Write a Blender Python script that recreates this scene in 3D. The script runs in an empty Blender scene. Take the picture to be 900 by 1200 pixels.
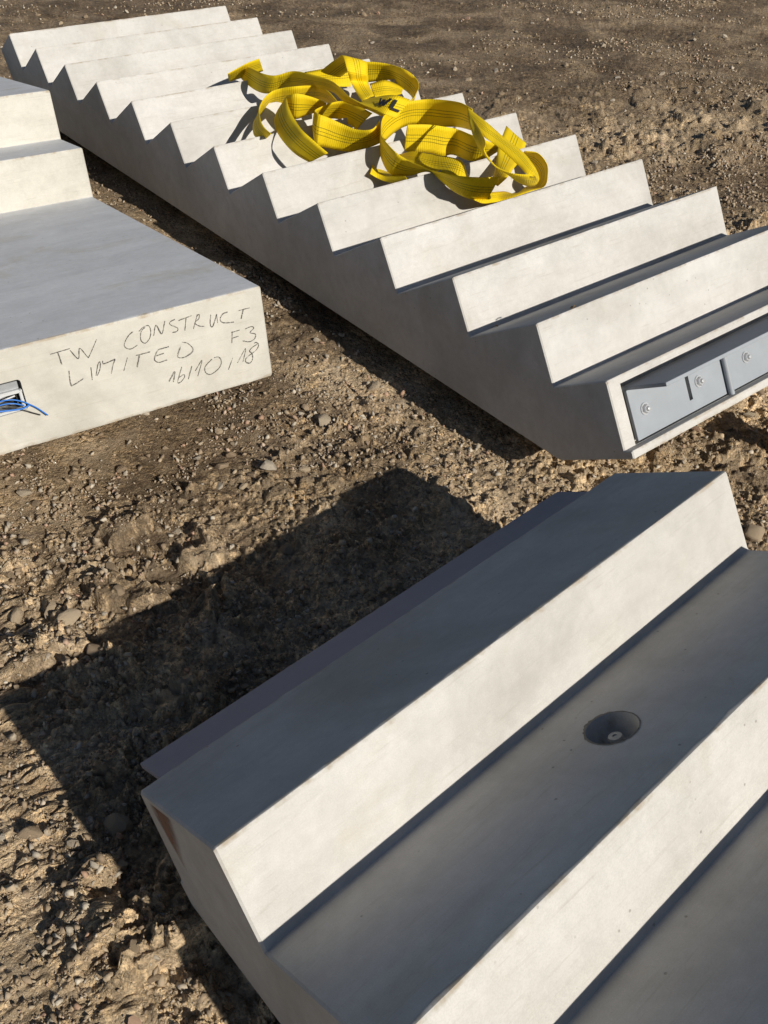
import bpy, bmesh, math, random
import numpy as np
from mathutils import Matrix, Vector

random.seed(7)
rng = np.random.default_rng(7)
scene = bpy.context.scene
col = scene.collection

# ------------------------------------------------------------------ camera
cam_data = bpy.data.cameras.new('camera')
cam = bpy.data.objects.new('camera', cam_data)
col.objects.link(cam)
cam_data.sensor_fit = 'VERTICAL'
cam_data.sensor_height = 36.0
cam_data.lens = 1071.5 * 36.0 / 1200.0
cam_data.clip_start = 0.02
cam_data.clip_end = 500.0
cam.matrix_world = (Matrix.Translation((0, 0, 1.6))
                    @ Matrix.Rotation(math.radians(90 - 40.35), 4, 'X')
                    @ Matrix.Rotation(math.radians(1.39), 4, 'Z'))
scene.camera = cam

# ------------------------------------------------------------------ sky and sun
SUN_AZ, SUN_EL = math.radians(-44.0), math.radians(28.4)
world = bpy.data.worlds.new('World')
scene.world = world
world.use_nodes = True
wn = world.node_tree
bg = wn.nodes['Background']
skyn = wn.nodes.new('ShaderNodeTexSky')
skyn.sky_type = 'NISHITA'
skyn.sun_disc = False
skyn.sun_elevation = SUN_EL
skyn.sun_rotation = math.pi / 2 - SUN_AZ
skyn.air_density = 0.85
skyn.dust_density = 0.2
wn.links.new(skyn.outputs[0], bg.inputs[0])
bg.inputs[1].default_value = 0.05
sun_data = bpy.data.lights.new('sun', 'SUN')
sun_data.energy = 4.9
sun_data.angle = math.radians(0.53)
sun_data.color = (1.0, 0.94, 0.83)
sun = bpy.data.objects.new('sun', sun_data)
col.objects.link(sun)
sdir = Vector((math.cos(SUN_EL) * math.cos(SUN_AZ), math.cos(SUN_EL) * math.sin(SUN_AZ), math.sin(SUN_EL)))
sun.rotation_euler = sdir.to_track_quat('Z', 'Y').to_euler()
sun.location = sdir * 20
scene.view_settings.view_transform = 'Standard'
scene.view_settings.look = 'None'
scene.view_settings.exposure = 0.0
scene.view_settings.gamma = 1.0
scene.view_settings.use_curve_mapping = False
scene.cycles.max_bounces = 8
scene.cycles.diffuse_bounces = 3
scene.cycles.use_adaptive_sampling = True
scene.cycles.adaptive_threshold = 0.015


# ------------------------------------------------------------------ helpers
def tag(o, label=None, cat=None, group=None, kind=None):
    if label: o['label'] = label
    if cat: o['category'] = cat
    if group: o['group'] = group
    if kind: o['kind'] = kind
    return o


def link(name, me, mat=None, parent=None):
    o = bpy.data.objects.new(name, me)
    col.objects.link(o)
    if mat is not None and me is not None and not me.materials:
        me.materials.append(mat)
    if parent is not None:
        o.parent = parent
    return o


def smooth(me, deg=30):
    me.polygons.foreach_set('use_smooth', [True] * len(me.polygons))
    me.set_sharp_from_angle(angle=math.radians(deg))


def nodes_of(name):
    m = bpy.data.materials.new(name)
    m.use_nodes = True
    nt = m.node_tree
    return m, nt, nt.nodes['Principled BSDF']


def N(nt, kind, **kw):
    n = nt.nodes.new('ShaderNode' + kind)
    for k, v in kw.items():
        if k.startswith('_'):
            setattr(n, k[1:], v)
        else:
            n.inputs[k.replace('__', ' ')].default_value = v
    return n


def noise(nt, vec, scale, detail=4, rough=0.55, dist=0.0):
    n = N(nt, 'TexNoise', Scale=scale, Detail=detail, Roughness=rough, Distortion=dist)
    nt.links.new(vec, n.inputs['Vector'])
    return n.outputs['Fac']


def ramp(nt, fac, stops, interp='LINEAR'):
    r = N(nt, 'ValToRGB')
    r.color_ramp.interpolation = interp
    el = r.color_ramp.elements
    while len(el) < len(stops):
        el.new(0.5)
    for e, (p, c) in zip(el, stops):
        e.position = p
        e.color = (c[0], c[1], c[2], 1) if not isinstance(c, (int, float)) else (c, c, c, 1)
    nt.links.new(fac, r.inputs[0])
    return r.outputs[0]


def mix(nt, fac, a, b, mode='MIX'):
    m = N(nt, 'Mix', _data_type='RGBA', _blend_type=mode)
    for sock, v in ((m.inputs[0], fac), (m.inputs[6], a), (m.inputs[7], b)):
        if isinstance(v, bpy.types.NodeSocket):
            nt.links.new(v, sock)
        elif isinstance(v, (int, float)):
            sock.default_value = v
        else:
            sock.default_value = (v[0], v[1], v[2], 1)
    return m.outputs[2]


def math_n(nt, op, a, b=None, clamp=False):
    m = N(nt, 'Math', _operation=op, _use_clamp=clamp)
    for i, v in enumerate((a, b)):
        if v is None: continue
        if isinstance(v, bpy.types.NodeSocket): nt.links.new(v, m.inputs[i])
        else: m.inputs[i].default_value = v
    return m.outputs[0]


def mapped(nt, vec, scale=(1, 1, 1), loc=(0, 0, 0)):
    m = N(nt, 'Mapping')
    m.inputs['Scale'].default_value = scale
    m.inputs['Location'].default_value = loc
    nt.links.new(vec, m.inputs['Vector'])
    return m.outputs[0]


def bump(nt, bsdf, height, strength, dist):
    b = N(nt, 'Bump', Strength=strength, Distance=dist)
    nt.links.new(height, b.inputs['Height'])
    nt.links.new(b.outputs[0], bsdf.inputs['Normal'])


# ------------------------------------------------------------------ materials
def concrete_material(name, base, shift, dirt=0.4, trowel=None):
    m, nt, b = nodes_of(name)
    tc = N(nt, 'TexCoord')
    v = mapped(nt, tc.outputs['Object'], loc=shift)
    big = noise(nt, v, 2.2, 5, 0.6, 0.6)
    streak = noise(nt, mapped(nt, v, scale=(2.0, 14.0, 9.0)), 1.5, 5, 0.6, 0.4)
    fine = noise(nt, v, 55, 4, 0.65)
    grit = noise(nt, v, 420, 2, 0.6)
    lo = tuple(c * f for c, f in zip(base, (0.76, 0.755, 0.74)))
    hi = tuple(min(c * f, 0.8) for c, f in zip(base, (1.12, 1.12, 1.13)))
    c = ramp(nt, big, [(0.28, lo), (0.5, base), (0.72, hi)])
    c = mix(nt, math_n(nt, 'MULTIPLY', ramp(nt, streak, [(0.45, 0.0), (0.70, 1.0)]), 0.5), c, tuple(x * y for x, y in zip(base, (0.84, 0.83, 0.81))))
    if trowel:                             # upper faces were trowelled, not cast against a mould
        nd = N(nt, 'SeparateXYZ')
        nt.links.new(tc.outputs['Normal'], nd.inputs[0])
        c = mix(nt, ramp(nt, nd.outputs[2], [(0.80, 0.0), (0.90, 1.0)]), c, ramp(nt, noise(nt, mapped(nt, v, scale=(1.0, 2.2, 1.0)), 3.4, 6, 0.66, 1.1), [(0.3, tuple(x * 0.88 for x in trowel)), (0.55, trowel), (0.75, tuple(x * 1.09 for x in trowel))]))
    # tan staining in irregular blotches
    st = ramp(nt, noise(nt, mapped(nt, v, loc=(3.1, 8.2, 1.7)), 3.1, 6, 0.62, 0.9), [(0.56, 0.0), (0.74, 1.0)])
    c = mix(nt, math_n(nt, 'MULTIPLY', st, dirt), c, (base[0] * 0.80, base[1] * 0.73, base[2] * 0.60))
    mid_ = noise(nt, v, 13, 5, 0.68, 0.5)
    c = mix(nt, 0.75, c, mix(nt, mid_, (0.80,) * 3, (1.16,) * 3), 'MULTIPLY')
    c = mix(nt, 0.6, c, mix(nt, fine, (0.80,) * 3, (1.14,) * 3), 'MULTIPLY')
    c = mix(nt, 0.6, c, mix(nt, grit, (0.72,) * 3, (1.22,) * 3), 'MULTIPLY')
    # small bug holes left by trapped air
    vo = N(nt, 'TexVoronoi', Scale=34.0)
    nt.links.new(v, vo.inputs['Vector'])
    sel = ramp(nt, vo.outputs['Color'], [(0.66, 0.0), (0.72, 1.0)])
    hole = math_n(nt, 'MULTIPLY', ramp(nt, vo.outputs['Distance'], [(0.05, 1.0), (0.10, 0.0)]), sel)
    c = mix(nt, math_n(nt, 'MULTIPLY', hole, 0.55), c, (0.16, 0.145, 0.12))
    # fine drag marks along the mould
    dr = noise(nt, mapped(nt, v, scale=(3.5, 60.0, 60.0), loc=(1, 3, 2)), 2.0, 5, 0.7, 0.3)
    c = mix(nt, math_n(nt, 'MULTIPLY', ramp(nt, dr, [(0.57, 0.0), (0.70, 1.0)]), 0.26), c, (0.30, 0.27, 0.22))
    pl = noise(nt, mapped(nt, v, scale=(5.0, 26.0, 26.0), loc=(7, 1, 6)), 2.2, 6, 0.75, 1.6)
    c = mix(nt, math_n(nt, 'MULTIPLY', ramp(nt, pl, [(0.56, 0.0), (0.76, 1.0)]), 0.26), c, (0.66, 0.65, 0.62))
    # dark scuffs
    sc = ramp(nt, noise(nt, mapped(nt, v, scale=(1, 1, 1), loc=(9, 2, 5)), 11, 6, 0.7, 1.2), [(0.66, 0.0), (0.78, 1.0)])
    c = mix(nt, math_n(nt, 'MULTIPLY', sc, 0.35), c, (0.24, 0.22, 0.18))
    # worn, slightly brown arrises
    wr = N(nt, 'Attribute', _attribute_name='wear')
    edge = math_n(nt, 'MULTIPLY', wr.outputs['Fac'], ramp(nt, noise(nt, v, 22, 4, 0.7), [(0.45, 0.0), (0.65, 1.0)]))
    c = mix(nt, math_n(nt, 'MULTIPLY', edge, 0.8), c, (base[0] * 0.62, base[1] * 0.53, base[2] * 0.42))
    nt.links.new(c, b.inputs['Base Color'])
    b.inputs['Roughness'].default_value = 0.78
    b.inputs['Specular IOR Level'].default_value = 0.25
    h = math_n(nt, 'SUBTRACT', math_n(nt, 'ADD', math_n(nt, 'MULTIPLY', fine, 0.5), math_n(nt, 'MULTIPLY', grit, 0.25)), math_n(nt, 'MULTIPLY', hole, 1.6))
    bump(nt, b, h, 0.35, 0.0012)
    return m


M = {}
M['concrete'] = concrete_material('concrete_pale', (0.55, 0.535, 0.512), (0, 0, 0))
M['concrete_near'] = concrete_material('concrete_pale_near', (0.55, 0.535, 0.508), (5.3, 1.1, 2.2), dirt=0.5)
M['concrete_landing'] = concrete_material('concrete_pale_landing', (0.57, 0.545, 0.488), (11.3, 4.1, 7.2), dirt=0.6, trowel=(0.64, 0.65, 0.675))


def plain(name, colr, rough=0.5, metal=0.0, var=0.15, scale=40.0, bstr=0.0, spec=0.5):
    m, nt, b = nodes_of(name)
    tc = N(nt, 'TexCoord')
    n = noise(nt, tc.outputs['Object'], scale, 5, 0.6)
    c = mix(nt, n, tuple(x * (1 - var) for x in colr), tuple(min(1, x * (1 + var)) for x in colr))
    nt.links.new(c, b.inputs['Base Color'])
    b.inputs['Roughness'].default_value = rough
    b.inputs['Metallic'].default_value = metal
    b.inputs['Specular IOR Level'].default_value = spec
    if bstr:
        bump(nt, b, n, bstr, 0.002)
    return m


M['steel_paint'] = plain('grey_painted_steel', (0.29, 0.315, 0.35), 0.55, 0.0, 0.12, 18, 0.0, 0.4)
M['zinc'] = plain('zinc_bolt', (0.60, 0.61, 0.63), 0.34, 0.55, 0.15, 120)
M['galv'] = plain('galvanised_box', (0.40, 0.41, 0.42), 0.45, 0.6, 0.2, 90)
M['rim'] = plain('white_rim', (0.54, 0.55, 0.55), 0.5, 0.0, 0.1, 60)
M['black'] = plain('black_wire_and_shade', (0.02, 0.018, 0.016), 0.5)  # wire end, and the painted shade inside the landing's box
M['blue'] = plain('blue_cord', (0.008, 0.15, 0.55), 0.4, 0.0, 0.2, 300)
M['anchor'] = plain('anchor_steel', (0.30, 0.31, 0.32), 0.5, 0.4, 0.25, 200)
M['timber'] = plain('earthy_timber', (0.16, 0.105, 0.06), 0.9, 0.0, 0.4, 30, 0.6)
M['leaf'] = plain('dead_leaf', (0.24, 0.14, 0.06), 0.8, 0.0, 0.3, 60)
M['rust'] = plain('rust_stain', (0.19, 0.09, 0.05), 0.9, 0.0, 0.5, 30)
M['print'] = plain('black_print', (0.012, 0.012, 0.012), 0.6)


def pencil_material():
    m, nt, b = nodes_of('pencil_mark')
    tc = N(nt, 'TexCoord')
    n = noise(nt, tc.outputs['Object'], 330, 3, 0.7)
    n2 = noise(nt, tc.outputs['Object'], 26, 3, 0.7)
    a = ramp(nt, math_n(nt, 'ADD', math_n(nt, 'MULTIPLY', n, 0.65), math_n(nt, 'MULTIPLY', n2, 0.35)), [(0.36, 0.0), (0.60, 0.85)])
    nt.links.new(a, b.inputs['Alpha'])
    b.inputs['Base Color'].default_value = (0.075, 0.07, 0.062, 1)
    b.inputs['Roughness'].default_value = 0.8
    return m


def rust_material():
    m, nt, b = nodes_of('rust_smear')
    tc = N(nt, 'TexCoord')
    uv = tc.outputs['UV']
    n = noise(nt, tc.outputs['Object'], 38, 5, 0.7, 0.6)
    sx = N(nt, 'SeparateXYZ')
    nt.links.new(uv, sx.inputs[0])
    # soft sides and a fading lower end
    u = math_n(nt, 'SUBTRACT', 1.0, math_n(nt, 'ABSOLUTE', math_n(nt, 'MULTIPLY', math_n(nt, 'SUBTRACT', sx.outputs[0], 0.5), 2.0)))
    f = math_n(nt, 'MULTIPLY', u, math_n(nt, 'SUBTRACT', 1.15, sx.outputs[1]))
    a = ramp(nt, math_n(nt, 'MULTIPLY', f, math_n(nt, 'ADD', n, 0.25)), [(0.14, 0.0), (0.5, 0.7)])
    nt.links.new(a, b.inputs['Alpha'])
    c = mix(nt, n, (0.15, 0.065, 0.035), (0.38, 0.19, 0.12))
    nt.links.new(c, b.inputs['Base Color'])
    b.inputs['Roughness'].default_value = 0.9
    return m


M['pencil'] = pencil_material()
M['rust'] = rust_material()


def webbing_material(name, base):
    m, nt, b = nodes_of(name)
    tc = N(nt, 'TexCoord')
    sx = N(nt, 'SeparateXYZ')
    nt.links.new(tc.outputs['UV'], sx.inputs[0])
    v = sx.outputs[1]                      # across the band, 0..1
    u = sx.outputs[0]                      # along the band, metres
    c = mix(nt, noise(nt, tc.outputs['Object'], 14, 4, 0.6), tuple(x * 0.88 for x in base), tuple(min(1, x * 1.1) for x in base))
    wob = math_n(nt, 'MULTIPLY', math_n(nt, 'SUBTRACT', noise(nt, tc.outputs['Object'], 60, 2), 0.5), 0.02)
    vv = math_n(nt, 'ADD', v, wob)
    acc = None
    for pos in (0.385, 0.5, 0.615):
        d = math_n(nt, 'ABSOLUTE', math_n(nt, 'SUBTRACT', vv, pos))
        s = math_n(nt, 'LESS_THAN', d, 0.011)
        acc = s if acc is None else math_n(nt, 'ADD', acc, s)
    dash = ramp(nt, math_n(nt, 'FRACT', math_n(nt, 'MULTIPLY', u, 160.0)), [(0.10, 0.55), (0.25, 1.0)])
    acc = math_n(nt, 'MULTIPLY', acc, dash, clamp=True)
    c = mix(nt, math_n(nt, 'MULTIPLY', acc, 0.75), c, (0.03, 0.026, 0.012))
    soil = ramp(nt, noise(nt, tc.outputs['Object'], 9, 6, 0.7, 0.8), [(0.55, 0.0), (0.8, 1.0)])
    c = mix(nt, math_n(nt, 'MULTIPLY', soil, 0.2), c, (0.45, 0.30, 0.05))
    nt.links.new(c, b.inputs['Base Color'])
    b.inputs['Roughness'].default_value = 0.62
    b.inputs['Specular IOR Level'].default_value = 0.3
    tr = N(nt, 'BsdfTranslucent')
    nt.links.new(c, tr.inputs['Color'])
    ms = N(nt, 'MixShader')
    ms.inputs[0].default_value = 0.27
    nt.links.new(b.outputs[0], ms.inputs[1])
    nt.links.new(tr.outputs[0], ms.inputs[2])
    nt.links.new(ms.outputs[0], nt.nodes['Material Output'].inputs['Surface'])
    rib = math_n(nt, 'SINE', math_n(nt, 'MULTIPLY', u, 2 * math.pi * 125))
    rib2 = math_n(nt, 'SINE', math_n(nt, 'MULTIPLY', v, 2 * math.pi * 22))
    bump(nt, b, math_n(nt, 'ADD', rib, math_n(nt, 'MULTIPLY', rib2, 0.4)), 0.4, 0.0014)
    return m


M['webbing'] = webbing_material('yellow_webbing', (1.0, 0.715, 0.012))


def ground_material():
    m, nt, b = nodes_of('rubbly_earth')
    tc = N(nt, 'TexCoord')
    v = tc.outputs['Object']
    at = N(nt, 'Attribute', _attribute_name='dry')
    tone = N(nt, 'Attribute', _attribute_name='tone')
    wet = ramp(nt, noise(nt, v, 26, 5, 0.65), [(0.3, (0.10, 0.070, 0.043)), (0.7, (0.20, 0.146, 0.092))])
    dry = ramp(nt, noise(nt, v, 48, 5, 0.7), [(0.25, (0.30, 0.22, 0.135)), (0.5, (0.43, 0.33, 0.215)), (0.78, (0.56, 0.45, 0.31))])
    c = mix(nt, at.outputs['Fac'], wet, dry)
    c = mix(nt, 0.85, c, ramp(nt, tone.outputs['Fac'], [(0.0, (0.5, 0.47, 0.44)), (0.45, (1.0, 0.98, 0.94)), (0.85, (1.35, 1.28, 1.16)), (1.0, (1.5, 1.18, 1.0))]), 'MULTIPLY')
    pale = ramp(nt, noise(nt, v, 150, 3, 0.6), [(0.60, 0.0), (0.72, 1.0)])
    c = mix(nt, math_n(nt, 'MULTIPLY', pale, 0.40), c, (0.40, 0.33, 0.24))
    # broad damp and dusty patches
    c = mix(nt, 1.0, c, ramp(nt, noise(nt, mapped(nt, v, loc=(4.0, 9.0, 0)), 2.6, 5, 0.62, 0.8), [(0.36, (0.84, 0.85, 0.90)), (0.5, (1.27, 1.31, 1.41)), (0.66, (1.62, 1.69, 1.86))]), 'MULTIPLY')
    hs = []
    wv = N(nt, 'VectorMath', _operation='MULTIPLY_ADD')
    nz = N(nt, 'TexNoise', Scale=90.0, Detail=2.0)
    nt.links.new(v, nz.inputs['Vector'])
    nt.links.new(nz.outputs['Color'], wv.inputs[0])
    wv.inputs[1].default_value = (0.012, 0.012, 0.012)
    nt.links.new(v, wv.inputs[2])
    for sc_, ms_, lo_, amt in ((38.0, 5.0, 0.50, 0.55), (95.0, 9.0, 0.44, 0.7), (210.0, 15.0, 0.40, 0.6)):
        vo = N(nt, 'TexVoronoi', Scale=sc_)
        nt.links.new(wv.outputs[0], vo.inputs['Vector'])
        cm = ramp(nt, noise(nt, mapped(nt, v, loc=(sc_, 2.0, 0)), ms_, 4, 0.65), [(lo_, 0.0), (lo_ + 0.1, 1.0)])
        one = math_n(nt, 'SUBTRACT', 1.0, math_n(nt, 'MULTIPLY', vo.outputs['Distance'], 1.6), clamp=True)
        cell = N(nt, 'SeparateColor')
        nt.links.new(vo.outputs['Color'], cell.inputs[0])
        c = mix(nt, math_n(nt, 'MULTIPLY', cm, amt), c, mix(nt, 1.0, c, ramp(nt, cell.outputs[0], [(0.0, (0.50, 0.48, 0.45)), (0.5, (1.0, 0.98, 0.95)), (0.8, (1.35, 1.30, 1.20)), (1.0, (1.8, 1.72, 1.55))]), 'MULTIPLY'))
        hs.append(math_n(nt, 'MULTIPLY', math_n(nt, 'MULTIPLY', one, cm), 60.0 / sc_))
    nt.links.new(c, b.inputs['Base Color'])
    rg = mix(nt, at.outputs['Fac'], (0.62,) * 3, (0.95,) * 3)
    nt.links.new(rg, b.inputs['Roughness'])
    b.inputs['Specular IOR Level'].default_value = 0.22
    h = math_n(nt, 'ADD', noise(nt, v, 190, 5, 0.72), math_n(nt, 'MULTIPLY', noise(nt, v, 70, 4, 0.6), 1.4))
    for q in hs: h = math_n(nt, 'ADD', h, q)
    bump(nt, b, h, 1.0, 0.007)
    return m


def stone_material():
    m, nt, b = nodes_of('site_stone')
    tc = N(nt, 'TexCoord')
    at = N(nt, 'Attribute', _attribute_name='tone')
    oi = N(nt, 'ObjectInfo')
    r = math_n(nt, 'FRACT', math_n(nt, 'ADD', at.outputs['Fac'], oi.outputs['Random']))
    c = ramp(nt, r, [(0.0, (0.18, 0.13, 0.083)), (0.3, (0.28, 0.21, 0.138)), (0.6, (0.36, 0.282, 0.19)), (0.78, (0.29, 0.25, 0.195)), (0.90, (0.47, 0.41, 0.32)), (0.97, (0.38, 0.23, 0.155)), (1.0, (0.22, 0.155, 0.10))])
    n = noise(nt, tc.outputs['Object'], 60, 5, 0.7)
    c = mix(nt, 0.6, c, mix(nt, n, (0.6,) * 3, (1.35,) * 3), 'MULTIPLY')
    earth = ramp(nt, noise(nt, tc.outputs['Object'], 22, 4, 0.6), [(0.5, 0.0), (0.65, 1.0)])
    c = mix(nt, math_n(nt, 'MULTIPLY', earth, 0.7), c, (0.27, 0.20, 0.13))
    c = mix(nt, 1.0, c, (1.2, 1.22, 1.27), 'MULTIPLY')
    nt.links.new(c, b.inputs['Base Color'])
    b.inputs['Roughness'].default_value = 0.9
    b.inputs['Specular IOR Level'].default_value = 0.2
    bump(nt, b, n, 0.7, 0.004)
    return m


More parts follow.
